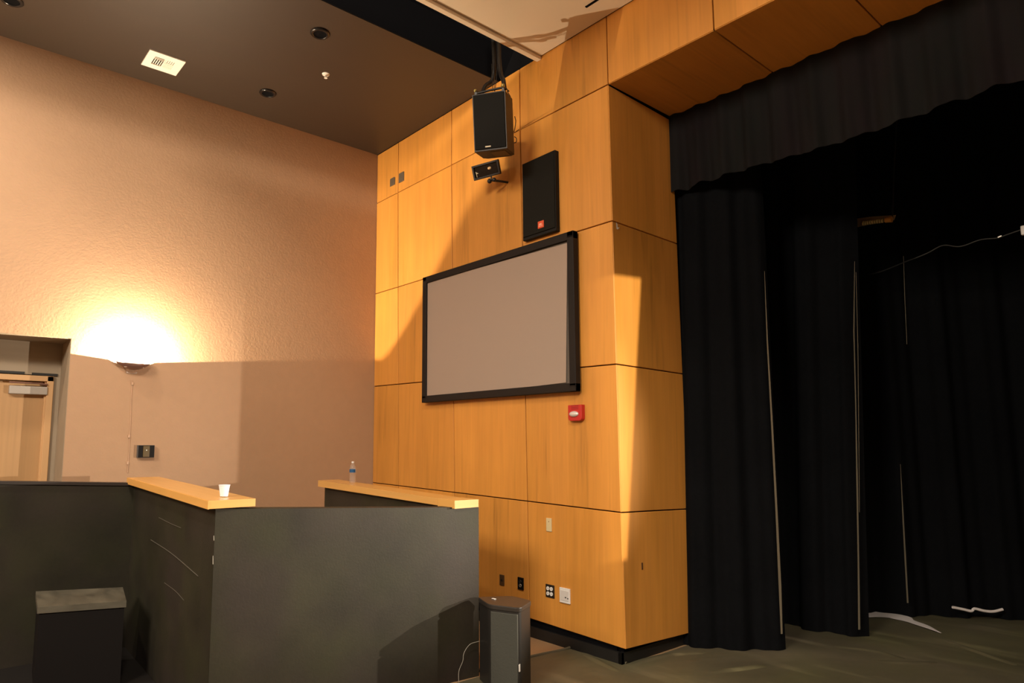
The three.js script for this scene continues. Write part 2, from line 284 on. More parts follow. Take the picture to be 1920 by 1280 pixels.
// ------------------------------------------------------------------ wall lamp
function sconce(z, label) {
  const y = 2.545, t = thing('wall_sconce', label, 'wall lamp', [0, y, z], 'wall lamps along the left wall');
  // dish: crescent shell
  const P = [], N = 36, M = 10, idx = [];
  for (let i = 0; i <= N; i++) for (let j = 0; j <= M; j++) {
    const a = -Math.PI / 2 + Math.PI * i / N, c = Math.cos(a), s = Math.sin(a), k = j / M;
    const rim = [0.016 + 0.140 * c, 0.030 - 0.032 * c, 0.172 * s], low = [0.004 + 0.066 * c, -0.062 * Math.pow(c, 0.7), 0.062 * s];
    const e = Math.sin(k * Math.PI / 2), f = 1 - Math.cos(k * Math.PI / 2);
    P.push(rim[0] + (low[0] - rim[0]) * f, rim[1] + (low[1] - rim[1]) * e, rim[2] + (low[2] - rim[2]) * (0.35 * k + 0.65 * f));
  }
  for (let i = 0; i < N; i++) for (let j = 0; j < M; j++) { const q = i * (M + 1) + j; idx.push(q, q + 1, q + M + 2, q, q + M + 2, q + M + 1); }
  const g = new THREE.BufferGeometry(); g.setAttribute('position', new THREE.Float32BufferAttribute(P, 3)); g.setIndex(idx); g.computeVertexNormals();
  mesh('dish', g, mat({ color: lin(0.20, 0.11, 0.085), roughness: 0.35, metalness: 0.3 }), t);
  const cup = new THREE.LatheGeometry([[0, -0.085], [0.03, -0.082], [0.052, -0.068], [0.062, -0.045], [0.058, -0.04], [0.0, -0.045]].map((p) => new THREE.Vector2(...p)), 28, -0.2, Math.PI + 0.4);
  mesh('base_cup', cup.translate(0.004, 0, 0), mat({ color: lin(0.5, 0.4, 0.33), roughness: 0.3, metalness: 0.6 }), t);
  { const e = new THREE.Shape(); e.moveTo(0, -0.085); e.absellipse(0, 0, 0.112, 0.085, -Math.PI / 2, Math.PI / 2); e.closePath(); mesh('light_stop', new THREE.ExtrudeGeometry(e, { depth: 0.004, bevelEnabled: false, curveSegments: 24 }).rotateX(Math.PI / 2).translate(0.001, -0.026, 0), mat({ color: lin(0.42, 0.27, 0.2), roughness: 0.4, metalness: 0.4 }), t); }  // half-ellipse plate added to stop light leaking below the dish
  mesh('wall_plate', rb(0.0, 0.012, -0.09, 0.0, -0.05, 0.05, 0.004), mat({ color: lin(0.5, 0.4, 0.33), roughness: 0.4 }), t);
  // opal glass shield before the bulb
  const Q = [], qi = [], A = 0.092, B = 0.052;
  for (let i = 0; i <= 40; i++) {
    const az = Math.PI * i / 40, sa = Math.sin(az), ca = Math.cos(az), r = 1 / Math.sqrt((ca / A) ** 2 + (sa / B) ** 2);
    const x = 0.085 + r * sa, zz = -r * ca, h = r * Math.min(0.56, 0.08 + 1.08 * Math.pow(Math.max(sa, 0), 1.35));
    Q.push(x, -0.035, zz, x, h, zz);
    if (i < 40) { const k = i * 2; qi.push(k, k + 1, k + 3, k, k + 3, k + 2); }
  }
  const sg = new THREE.BufferGeometry(); sg.setAttribute('position', new THREE.Float32BufferAttribute(Q, 3)); sg.setIndex(qi); sg.computeVertexNormals();
  mesh('opal_shield', sg, mat({ color: lin(0.85, 0.8, 0.72), roughness: 0.5, emissive: SCONCE.color, emissiveIntensity: 1.6 }), t);
  mesh('bulb', new THREE.SphereGeometry(0.011, 16, 12).translate(0.085, 0, 0), mat({ color: lin(1, 1, 1), emissive: SCONCE.color, emissiveIntensity: 40 }), t);
  const l = new THREE.PointLight(SCONCE.color, SCONCE.cd, 0, 2); l.position.set(0.085, 0, 0); l.castShadow = true; l.shadow.radius = 0.1; l.name = 'bulb_light'; t.add(l);
  return t;
}
sconce(2.857, 'bronze crescent wall lamp glowing above the painted cable');
sconce(7.8, 'bronze crescent wall lamp beyond the door recess');
{
  const t = thing('wall_cable', 'thin painted cable running down the wall under the lamp', 'cable');
  const p = [[247, 712], [247.5, 722], [246, 740], [245, 780], [243, 820], [241.5, 850], [239, 886]].map(([u, v]) => on(u, v, 'x', 0.004));
  const cm = mat({ color: lin(0.52, 0.33, 0.21), roughness: 0.4 });
  mesh('cable', tube(p, 0.0045, 40, 6), cm, t);
  for (const [u, v] of [[248, 719], [242, 818], [239.5, 868]]) { const q = on(u, v, 'x', 0.006); mesh('clip', rbox(0.012, 0.03, 0.02, 0.004).translate(q.x, q.y, q.z), cm, t); }
}
{
  const a = on(256, 846, 'x', 0.0), b = on(287, 848, 'x', 0.0), c = (a.z + b.z) / 2, w = a.z - b.z;
  const t = thing('wall_sensor', 'small black wall box with an amber window on the plaster wall', 'sensor', [0, a.y, c]);
  mesh('body', rb(0, 0.05, -0.062, 0.062, -w / 2, w / 2, 0.004), mat({ color: lin(0.09, 0.09, 0.09), roughness: 0.5 }), t);
  mesh('front', rb(0.05, 0.055, -0.059, 0.059, -w / 2 + 0.004, w / 2 - 0.004, 0.002), mat({ color: lin(0.006, 0.005, 0.005), roughness: 0.5, specularIntensity: 0.3 }), t);
  mesh('window', rb(0.054, 0.059, -0.055, 0.055, -0.03, 0.032, 0.002), mat({ color: lin(0.09, 0.055, 0.008), roughness: 0.3 }), t);
  mesh('indicator', new THREE.SphereGeometry(0.004, 10, 8).translate(0.06, 0.012, 0), mat({ color: lin(1, 1, 0.9), emissive: lin(1, 1, 0.85), emissiveIntensity: 1 }), t);
}
// ------------------------------------------------------------------ ceiling fittings
{
  const t = thing('ceiling_vent', 'white square air register in the low dark ceiling', 'vent', [0.505, 5.55, 2.842]);
  const s = new THREE.Shape([[-0.16, -0.165], [0.16, -0.165], [0.16, 0.165], [-0.16, 0.165]].map((p) => new THREE.Vector2(...p)));
  s.holes.push(new THREE.Path([[-0.085, -0.10], [0.085, -0.10], [0.085, 0.10], [-0.085, 0.10]].map((p) => new THREE.Vector2(...p))));
  const wv = mat({ color: lin(0.85, 0.8, 0.72), roughness: 0.4 });
  mesh('frame', new THREE.ExtrudeGeometry(s, { depth: 0.008, bevelEnabled: true, bevelSize: 0.004, bevelThickness: 0.004, bevelSegments: 2 }).rotateX(Math.PI / 2).translate(0, -0.003, 0), wv, t);
  mesh('duct', box(-0.09, 0.09, -0.003, -0.001, -0.105, 0.105), BLACK, t);
  mesh('divider', box(-0.085, 0.085, -0.014, -0.003, -0.006, 0.006), wv, t);
  for (let i = 0; i < 4; i++) mesh('slat', box(0.024 + i * 0.021, 0.033 + i * 0.021, -0.006, -0.003, 0.006, 0.10), wv, t);
  for (let i = 0; i < 5; i++) mesh('slat', box(-0.085, 0.016, -0.006, -0.003, 0.013 + i * 0.0205, 0.022 + i * 0.0205), wv, t);
  for (let i = 0; i < 5; i++) mesh('slat', box(0.02, 0.085, -0.012, -0.003, -0.10 + i * 0.0195, -0.086 + i * 0.0195), wv, t);
  for (let i = 0; i < 5; i++) mesh('slat', box(-0.085 + i * 0.021, -0.068 + i * 0.021, -0.012, -0.003, -0.10, -0.006), wv, t);
}
function downlight(x, z, label) {
  const t = thing('recessed_downlight', label, 'downlight', [x, 5.55, z], 'black downlights in the low ceiling');
  mesh('trim', new THREE.LatheGeometry([[0.062, 0], [0.088, -0.001], [0.09, -0.008], [0.082, -0.016], [0.064, -0.018], [0.060, -0.008]].map((p) => new THREE.Vector2(...p)), 32), mat({ color: lin(0.008, 0.008, 0.009), roughness: 0.2 }), t);
  mesh('baffle', new THREE.LatheGeometry([[0.061, -0.014], [0.045, -0.004], [0, -0.003]].map((p) => new THREE.Vector2(...p)), 32), BLACK, t);
  return t;
}
{ const a = on(600, 62, 'y', 5.55), b = on(502, 174, 'y', 5.55), c = on(22, 0, 'y', 5.55);
  downlight(a.x, a.z, 'black recessed downlight beside the open ceiling slot'); downlight(b.x, b.z, 'black recessed downlight between sprinkler and plaster wall'); downlight(c.x, c.z, 'black recessed downlight beyond the air register'); }
{
  const p = on(611, 139, 'y', 5.55), t = thing('sprinkler_head', 'white sprinkler head in the low dark ceiling', 'sprinkler', [p.x, 5.55, p.z]);
  mesh('escutcheon', new THREE.LatheGeometry([[0.0, -0.01], [0.02, -0.012], [0.036, -0.008], [0.04, 0]].map((q) => new THREE.Vector2(...q)), 24), WHITE, t);
  mesh('stem', new THREE.CylinderGeometry(0.007, 0.009, 0.03, 12).translate(0, -0.025, 0), STEEL, t);
  mesh('deflector', new THREE.CylinderGeometry(0.017, 0.017, 0.003, 16).translate(0, -0.042, 0), WHITE, t);
}
// ------------------------------------------------------------------ things on the panelled wall
{
  const TL = on(795, 522, 'z', 0.05), TR = on(1078, 433, 'z', 0.05), BL = on(797, 752, 'z', 0.05), BR = on(1086, 737, 'z', 0.05);
  const x0 = (TL.x + BL.x) / 2, x1 = (TR.x + BR.x) / 2, y1 = (TL.y + TR.y) / 2, y0 = (BL.y + BR.y) / 2, b = 0.075;
  const t = thing('projection_screen', 'wide grey projection screen in a black frame on the wood panels', 'screen', [(x0 + x1) / 2, y0, 0]);
  const w = (x1 - x0) / 2, h = y1 - y0, fm = mat({ color: lin(0.010, 0.008, 0.007), roughness: 0.6, specularIntensity: 0.5 });
  mesh('frame_side', rb(-w, -w + b, 0, h, 0.02, 0.085, 0.006), fm, t); mesh('frame_side', rb(w - b, w, 0, h, 0.02, 0.085, 0.006), fm, t);
  mesh('frame_top', rb(-w, w, h - b, h, 0.02, 0.085, 0.006), fm, t); mesh('frame_bottom', rb(-w, w, 0, b, 0.02, 0.085, 0.006), fm, t);
  mesh('wall_mount', box(-w + 0.2, w - 0.2, 0.3, h - 0.3, 0.0, 0.03), fm, t);
  const sm = mat({ color: lin(0.345, 0.265, 0.21), roughness: 0.75 });
  mesh('screen_fabric', faces([{ p: [V(-w + b - 0.01, b - 0.035, 0.066), V(w - b - 0.055, b + 0.01, 0.066), V(w - b - 0.012, h - b - 0.02, 0.066), V(-w + b - 0.01, h - b + 0.01, 0.066)] }, { p: [V(-w + b - 0.01, h - b + 0.01, 0.062), V(w - b - 0.012, h - b - 0.02, 0.062), V(w - b - 0.055, b + 0.01, 0.062), V(-w + b - 0.01, b - 0.035, 0.062)] }]), sm, t);
  mesh('screen_backing', box(-w + b - 0.02, w - b + 0.02, b - 0.02, h - b + 0.02, 0.04, 0.055), mat({ color: lin(0.10, 0.085, 0.07), roughness: 0.6 }), t);
}
{
  const x0 = 2.755, x1 = 3.19, y0 = 3.715, y1 = 4.495, t = thing('wall_loudspeaker', 'tall flat black loudspeaker with a red badge above the screen', 'loudspeaker', [(x0 + x1) / 2, y0, 0]);
  const w = (x1 - x0) / 2, h = y1 - y0;
  mesh('cabinet', rb(-w, w, 0, h, 0, 0.055, 0.006), CABINET, t);
  mesh('grille', rb(-w + 0.012, w - 0.006, 0.03, h - 0.01, 0.05, 0.066, 0.005), GRILLE, t);
  const cv = document.createElement('canvas'); cv.width = 96; cv.height = 96; const c = cv.getContext('2d');
  c.fillStyle = '#e0562f'; c.fillRect(0, 0, 96, 96); c.fillStyle = '#ffe0cc'; c.font = 'bold 40px sans-serif'; c.textAlign = 'center'; c.fillText('JBL', 48, 58); c.fillRect(14, 70, 68, 5);
  const tx = new THREE.CanvasTexture(cv); tx.colorSpace = THREE.SRGBColorSpace;
  const bg = mesh('badge', rb(0.0, 0.076, 0.065, 0.135, 0.06, 0.072, 0.004), mat({ color: lin(0.7, 0.10, 0.03), roughness: 0.4 }), t);
  mesh('badge_print', new THREE.PlaneGeometry(0.07, 0.064).translate(0.038, 0.10, 0.0726), mat({ map: tx, roughness: 0.4 }), bg);
}
function plate(name, u0, v0, u1, v1, label, cat, m, th = 0.008) {
  const a = on(u0, (v0 + v1) / 2, 'z', 0), b = on(u1, (v0 + v1) / 2, 'z', 0), c = on((u0 + u1) / 2, v0, 'z', 0), d = on((u0 + u1) / 2, v1, 'z', 0), w = (b.x - a.x) / 2, h = (c.y - d.y);
  const t = thing(name, label, cat, [(a.x + b.x) / 2, d.y, 0]); mesh('plate', rb(-w, w, 0, h, 0, th, 0.003), m, t); return { t, w, h };
}
const TAUPE = mat({ color: lin(0.10, 0.075, 0.05), roughness: 0.6 });
{
  const p = plate('vent_plate', 732, 335, 741, 348, 'small taupe plate left of the top panel joint near the corner', 'wall plate', TAUPE); for (let i = 0; i < 4; i++) mesh('rib', box(-p.w + 0.008, p.w - 0.008, 0.02 + i * p.h / 4, 0.03 + i * p.h / 4, 0.008, 0.011), TAUPE, p.t);
  const q = plate('vent_plate', 748.5, 324, 758, 341, 'small taupe plate right of the top panel joint near the corner', 'wall plate', TAUPE); for (let i = 0; i < 4; i++) mesh('rib', box(-q.w + 0.008, q.w - 0.008, 0.02 + i * q.h / 4, 0.03 + i * q.h / 4, 0.008, 0.011), TAUPE, q.t);
  const s = plate('switch_plate', 1025, 971, 1035, 996, 'cream blank switch plate at mid height on the wood panel', 'switch plate', CREAM);
  mesh('screw', new THREE.CylinderGeometry(0.004, 0.004, 0.003, 10).rotateX(Math.PI / 2).translate(0, s.h - 0.03, 0.009), BRONZE, s.t);
  const o = plate('power_outlet', 1024, 1095.5, 1040, 1120, 'black four-socket power outlet low on the wood panel', 'outlet', mat({ color: lin(0.02, 0.014, 0.01), roughness: 0.4 }));
  for (const i of [-1, 1]) for (const j of [-1, 1]) {
    const r = mesh('receptacle', new THREE.CylinderGeometry(0.017, 0.017, 0.008, 20).rotateX(Math.PI / 2).translate(i * 0.021, o.h / 2 + j * 0.022, 0.009), WHITE, o.t);
    mesh('slots', merge([box(-0.006, -0.004, -0.005, 0.006, 0.012, 0.0135), box(0.004, 0.006, -0.005, 0.006, 0.012, 0.0135)]).translate(i * 0.021, o.h / 2 + j * 0.022, 0), BASE, r);
  }
  const d = plate('data_plate', 1051, 1102, 1070, 1130, 'white double data plate low on the wood panel', 'data plate', WHITE, 0.014);
  mesh('insert', rb(-d.w + 0.012, d.w - 0.012, 0.02, d.h - 0.02, 0.012, 0.017, 0.002), mat({ color: lin(0.66, 0.62, 0.58), roughness: 0.5 }), d.t);
  mesh('port', box(0.008, 0.022, 0.045, 0.055, 0.0165, 0.018), BASE, d.t); mesh('port', box(0.034, 0.046, 0.040, 0.050, 0.0165, 0.018), BASE, d.t);
  const e = plate('jack_plate', 937.5, 1077, 946, 1097, 'brown jack plate with a loose screw behind the floor loudspeaker', 'jack plate', mat({ color: lin(0.07, 0.035, 0.012), roughness: 0.5 }));
  mesh('jack', new THREE.CylinderGeometry(0.012, 0.012, 0.006, 14).rotateX(Math.PI / 2).translate(0, e.h / 2, 0.009), BASE, e.t);
  const k = plate('jack_plate', 972, 1082, 982.5, 1105, 'glossy black jack plate above the floor loudspeaker', 'jack plate', mat({ color: lin(0.006, 0.006, 0.006), roughness: 0.25 }), 0.012);
  mesh('jack', new THREE.TorusGeometry(0.012, 0.004, 8, 18).translate(0, k.h * 0.35, 0.013), STEEL, k.t); mesh('jack', new THREE.TorusGeometry(0.012, 0.004, 8, 18).translate(0, k.h * 0.68, 0.013), DARKMETAL, k.t);
}
{
  const a = on(1072, 774, 'z', 0), b = on(1096, 774, 'z', 0), c = on(1084, 760, 'z', 0), d = on(1084, 788, 'z', 0), w = (b.x - a.x) / 2, h = c.y - d.y;
  const t = thing('fire_alarm', 'red fire alarm strobe below the corner of the screen', 'fire alarm', [(a.x + b.x) / 2, d.y, 0]);
  const red = mat({ color: lin(0.50, 0.022, 0.018), roughness: 0.4 });
  const s = new THREE.Shape(); s.moveTo(-w, h); s.lineTo(w, h); s.lineTo(w, h * 0.2); s.quadraticCurveTo(w, 0, w * 0.6, 0); s.lineTo(-w * 0.6, 0); s.quadraticCurveTo(-w, 0, -w, h * 0.2); s.closePath();
  mesh('body', new THREE.ExtrudeGeometry(s, { depth: 0.04, bevelEnabled: true, bevelSize: 0.004, bevelThickness: 0.006, bevelSegments: 2 }), red, t);
  const lens = new THREE.SphereGeometry(1, 20, 14); lens.scale(w * 0.72, 0.026, 0.022); lens.translate(-w * 0.1, h * 0.42, 0.046);
  mesh('strobe_lens', lens, mat({ color: lin(0.75, 0.7, 0.65), roughness: 0.15, metalness: 0.3 }), t);
  mesh('grille_slot', merge([0, 1, 2].map((i) => box(-w * 0.5, w * 0.6, h * 0.74 + i * 0.014, h * 0.74 + 0.005 + i * 0.014, 0.045, 0.0475))), mat({ color: lin(0.2, 0.008, 0.008), roughness: 0.6 }), t);
}
// hung loudspeaker
{
  const t = thing('hung_loudspeaker', 'black loudspeaker hung on two pipes from the dark ceiling slot', 'loudspeaker', [2.872, 4.701, 0.53]);
  t.rotation.order = 'YXZ'; t.rotation.set(0.201, 0.56, -0.019); t.updateMatrixWorld(true);
  const w = 0.1505, h = 0.2535, d = 0.156;
  const s = new THREE.Shape([[-w, d], [w, d], [w, -d * 0.75], [w * 0.75, -d], [-w * 0.75, -d], [-w, -d * 0.75]].map(([x, z]) => new THREE.Vector2(x, -z)));
  mesh('cabinet', new THREE.ExtrudeGeometry(s, { depth: 2 * h, bevelEnabled: true, bevelSize: 0.004, bevelThickness: 0.004, bevelSegments: 2 }).rotateX(-Math.PI / 2).translate(0, -h, 0), mat({ color: lin(0.022, 0.014, 0.008), roughness: 0.5 }), t);
  mesh('grille', rb(-w + 0.004, w - 0.004, -h + 0.012, h - 0.006, d, d + 0.014, 0.006), mat({ color: lin(0.007, 0.007, 0.006), roughness: 0.8, specularIntensity: 0.4 }), t);
  mesh('badge', rb(-0.048, 0.006, -h + 0.026, -h + 0.038, d + 0.013, d + 0.017, 0.002), mat({ color: lin(0.7, 0.6, 0.4), roughness: 0.4 }), t);
  mesh('foot_panel', box(-0.02, w - 0.03, -h - 0.008, -h - 0.003, -d * 0.6, d * 0.7), mat({ color: lin(0.10, 0.06, 0.02), roughness: 0.5 }), t);
  const inv = t.matrixWorld.clone().invert(), loc = (u, v, z = 0.53) => on(u, v, 'z', z).applyMatrix4(inv);
  mesh('yoke_bar', merge([tube([V(-w + 0.02, h + 0.02, d - 0.03), V(0, h + 0.035, d - 0.04), V(w - 0.02, h + 0.045, d - 0.05)], 0.011, 12, 8), rb(-w + 0.01, -w + 0.035, h - 0.01, h + 0.05, d - 0.05, d - 0.02, 0.004), rb(w - 0.035, w - 0.01, h - 0.01, h + 0.06, d - 0.07, d - 0.03, 0.004)]), DARKMETAL, t);
  const gold = mat({ color: lin(0.5, 0.42, 0.15), roughness: 0.35, metalness: 0.7 });
  mesh('clamp', new THREE.SphereGeometry(0.018, 12, 10).translate(w - 0.022, h + 0.055, d - 0.03), gold, t); mesh('clamp', new THREE.SphereGeometry(0.014, 12, 10).translate(-w + 0.02, h + 0.045, d - 0.02), gold, t);
  const top = V(0, 0, 0);
  mesh('pipe', tube([loc(905, 173, 0.58), loc(911, 160, 0.55), loc(922, 152, 0.5), loc(926, 135, 0.5), loc(925, 70, 0.5), loc(924, 10, 0.5)], 0.019, 40, 10), DARKMETAL, t);
  mesh('pipe', tube([loc(946, 168), loc(944, 152), loc(939, 138, 0.5), loc(936, 110, 0.5), loc(935, 60, 0.5), loc(934, 5, 0.5)], 0.021, 40, 10), DARKMETAL, t);
  for (const [a, b, c] of [[922, 924, 160], [926, 927, 160], [933, 928, 160]]) mesh('cable', tube([loc(a, 120), loc((a + b) / 2, c - 10), loc(b, 171)], 0.0035, 10, 5), BASE, t);
  mesh('cable', tube([loc(948, 164), loc(955, 172), loc(951, 170), loc(957, 181)], 0.004, 14, 5), BASE, t);
  mesh('cable', tube([loc(965, 218, 0.4), loc(967, 224, 0.38), loc(966, 238, 0.38), loc(964, 246, 0.4), loc(973, 243, 0.02)], 0.004, 18, 5), BASE, t);
  mesh('cable', tube([loc(964, 256, 0.4), loc(968, 259, 0.38), loc(968, 266, 0.38), loc(964, 268, 0.4)], 0.004, 14, 5), BASE, t);
}
{
  const p = on(913, 319, 'z', 0.22), t = thing('flood_fixture', 'small tilted black flood fixture on a knobbed bracket under the hung loudspeaker', 'fixture', [p.x, p.y, p.z]);
  t.rotation.order = 'YXZ'; t.rotation.set(0.30, 0.42, 0.07); t.updateMatrixWorld(true);
  const w = 0.145, h = 0.068;
  const bz = new THREE.Shape([[-w, -h], [w, -h], [w, h], [-w, h]].map((q) => new THREE.Vector2(...q))); bz.holes.push(new THREE.Path([[-w + 0.014, -h + 0.012], [w - 0.014, -h + 0.012], [w - 0.014, h - 0.012], [-w + 0.014, h - 0.012]].map((q) => new THREE.Vector2(...q))));
  mesh('bezel', new THREE.ExtrudeGeometry(bz, { depth: 0.03, bevelEnabled: true, bevelSize: 0.003, bevelThickness: 0.003, bevelSegments: 1 }), DARKMETAL, t);
  mesh('housing', rb(-w * 0.8, w * 0.8, -h * 0.85, h * 0.85, -0.075, 0.006, 0.015), DARKMETAL, t);
  const lens = mesh('lens', rb(-w + 0.014, w - 0.014, -h + 0.012, h - 0.012, 0.002, 0.012, 0.003), mat({ color: lin(0.008, 0.007, 0.006), roughness: 0.1 }), t);
  const em = new THREE.SphereGeometry(0.02, 16, 12); em.scale(1, 0.7, 0.4); mesh('lens_glint', em.translate(0.035, 0.012, 0.014), mat({ color: lin(0.7, 0.45, 0.22), roughness: 0.3 }), lens);  // pale ellipse paints a highlight on the dark lens
  mesh('mark', new THREE.ExtrudeGeometry(new THREE.Shape([[-w + 0.024, 0.012], [-w + 0.03, -0.045], [-w + 0.035, -0.045], [-w + 0.034, -0.012], [-w + 0.055, -0.012]].map((q) => new THREE.Vector2(...q))), { depth: 0.003, bevelEnabled: false }).translate(0, 0, 0.012), mat({ color: lin(0.6, 0.5, 0.3), roughness: 0.5 }), lens);
  const inv = t.matrixWorld.clone().invert(), L = (x, y, z) => V(x, y, z).applyMatrix4(inv);
  const q = on(921, 338, 'z', 0.2);
  mesh('bracket', merge([tube([V(0.02, -h * 0.8, -0.03), L(q.x, q.y + 0.05, q.z), L(q.x, q.y, q.z)], 0.008, 10, 8), tube([L(q.x, q.y, q.z), L(q.x + 0.02, q.y + 0.01, 0.1), L(q.x + 0.03, q.y + 0.02, 0.0)], 0.012, 10, 8)]), DARKMETAL, t);
  for (const [kx, ky, kr] of [[-0.025, 0, 0.024], [0.045, -0.008, 0.022]]) mesh('knob', new THREE.SphereGeometry(kr, 14, 10).translate(...L(q.x + kx, q.y + ky, q.z).toArray()), DARKMETAL, t);
}
// marks on the pier: a torn bit of tape and a keyhole
{
  const a = grid[4][3], p = on(1157, 423, 'x', a.x + 0.002), t = thing('tape_scrap', 'torn scrap of white tape on the pier edge above the light patch', 'tape', [p.x, p.y, p.z]);
  mesh('tape', faces([{ p: [V(0.001, 0.03, 0.014), V(0.001, -0.03, 0.01), V(0.001, -0.034, -0.004), V(0.001, 0.012, -0.006)] }, { p: [V(0.003, -0.015, 0.0), V(0.003, -0.034, -0.004), V(0.006, -0.012, -0.028), V(0.003, -0.018, -0.012)] }]), WHITE, t);
  const k = on(1204, 1061, 'x', grid[4][1].x + 0.004), s = thing('keyhole_plate', 'tiny dark keyhole plate low on the side of the pier', 'keyhole', [k.x, k.y, k.z]);
  mesh('plate', rb(-0.004, 0.003, -0.028, 0.028, -0.008, 0.008, 0.002), mat({ color: lin(0.09, 0.04, 0.015), roughness: 0.5 }), s);
}
// ------------------------------------------------------------------ stage: curtains
function curtain(name, path, y0, y1, o) {
  const c = new THREE.CatmullRomCurve3(path.map(([x, z]) => V(x, 0, z)), false, 'catmullrom', 0.2), L = c.getLength(), n = Math.round(L / 0.018), m = o.rows || 34, P = [], U = [], idx = [];
  const pts = c.getSpacedPoints(n);
  for (let i = 0; i <= n; i++) {
    const p = pts[i], q = pts[Math.min(n, i + 1)], r = pts[Math.max(0, i - 1)], tx = q.x - r.x, tz = q.z - r.z, tl = Math.hypot(tx, tz), nx = -tz / tl, nz = tx / tl, s = i / n * L;
    for (let j = 0; j <= m; j++) {
      const k = j / m, low = 1 - k;
      const a = o.amp * (0.55 + 0.45 * low) * (Math.sin(s * o.freq + o.ph + 1.2 * Math.sin(s * 1.7 + o.ph) + 0.25 * low) + 0.35 * Math.sin(s * o.freq * 2.3 + 2 + k));
      const hem = o.hem ? o.hem(s, L) : 0, lean = o.lean ? o.lean * k : 0;
      const roll = o.roll ? o.roll * Math.max(0, (s - (L - 0.16)) / 0.16) ** 2 : 0;
      P.push(p.x + nx * (a - roll) + lean, y0 + hem * (1 - k) + (y1 - y0) * k, p.z + nz * (a - roll) + (o.bulge || 0) * (1 - k) * (1 - s / L)); U.push(s, y0 + (y1 - y0) * k);
    }
  }
  for (let i = 0; i < n; i++) for (let j = 0; j < m; j++) { const q = i * (m + 1) + j; idx.push(q, q + m + 1, q + 1, q + 1, q + m + 1, q + m + 2); }
  const g = new THREE.BufferGeometry(); g.setAttribute('position', new THREE.Float32BufferAttribute(P, 3)); g.setAttribute('uv', new THREE.Float32BufferAttribute(U, 2)); g.setIndex(idx); g.computeVertexNormals();
  return tag(mesh(name, g, o.mat || VELVET), o.label, 'curtain', o.group);
}
const CUR = [];
CUR.push(curtain('stage_curtain', [[3.62, -1.08], [3.82, -1.06], [4.0, -1.1], [4.2, -1.22], [4.36, -1.33], [4.43, -1.36]], 0.008, 4.85, { amp: 0.032, freq: 22, ph: 0.4, roll: 0.10, lean: 0.01, bulge: 0.26, label: 'black velvet stage curtain hanging against the wooden pier' }));
CUR.push(curtain('stage_curtain', [[3.7, -2.15], [4.0, -2.25], [4.3, -2.2], [4.55, -2.3], [4.70, -2.30]], 0.008, 5.4, { amp: 0.035, freq: 20, ph: 1.4, roll: 0.10, lean: 0.2, label: 'black velvet stage curtain one step behind the pier curtain' }));
CUR.push(curtain('stage_curtain', [[3.5, -3.1], [4.34, -3.32], [4.68, -3.55], [5.3, -4.15], [6.3, -4.75], [8, -5.3], [10.5, -5.5]], 0.01, 6.4, { amp: 0.05, freq: 15, ph: 0.2, label: 'wide black velvet curtain closing the back of the stage' }));
curtain('valance_curtain', [[3.76, -0.93], [4.4, -0.95], [5.2, -0.93], [6.2, -0.95], [7.5, -0.93], [10.3, -0.95]], 4.13, 4.93, { amp: 0.028, freq: 24, ph: 0, rows: 16, mat: VALANCE, hem: (s) => 0.02 * Math.sin(s * 3.1) + 0.012 * Math.sin(s * 23), label: 'short gathered black valance under the wooden header' });
// pale strips that paint the light caught along the curtain fold edges
{
  const LIT_EDGE = mat({ color: lin(0.13, 0.108, 0.07), roughness: 0.8 });
  const strip = (parent, z, rows) => { const L = []; const P = rows.map(([u0, u1, v]) => [on(u0, v, 'z', z), on(u1, v, 'z', z)]); for (let i = 0; i < P.length - 1; i++) L.push({ p: [P[i + 1][0], P[i + 1][1], P[i][1], P[i][0]] }); return mesh('lit_edge_strip', faces(L), LIT_EDGE, parent); };
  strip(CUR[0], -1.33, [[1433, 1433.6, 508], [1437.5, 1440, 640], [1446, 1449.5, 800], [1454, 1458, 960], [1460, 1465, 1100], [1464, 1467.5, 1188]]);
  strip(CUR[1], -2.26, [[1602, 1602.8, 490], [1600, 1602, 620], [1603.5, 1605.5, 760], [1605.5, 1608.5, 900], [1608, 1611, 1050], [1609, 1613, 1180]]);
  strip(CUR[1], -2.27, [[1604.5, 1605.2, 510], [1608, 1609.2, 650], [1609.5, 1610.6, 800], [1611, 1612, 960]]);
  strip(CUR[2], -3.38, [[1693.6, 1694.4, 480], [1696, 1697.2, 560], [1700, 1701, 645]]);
  strip(CUR[2], -3.38, [[1688, 1688.6, 870], [1691.5, 1694, 960], [1695.5, 1698.5, 1040], [1700.5, 1703.5, 1130]]);
}
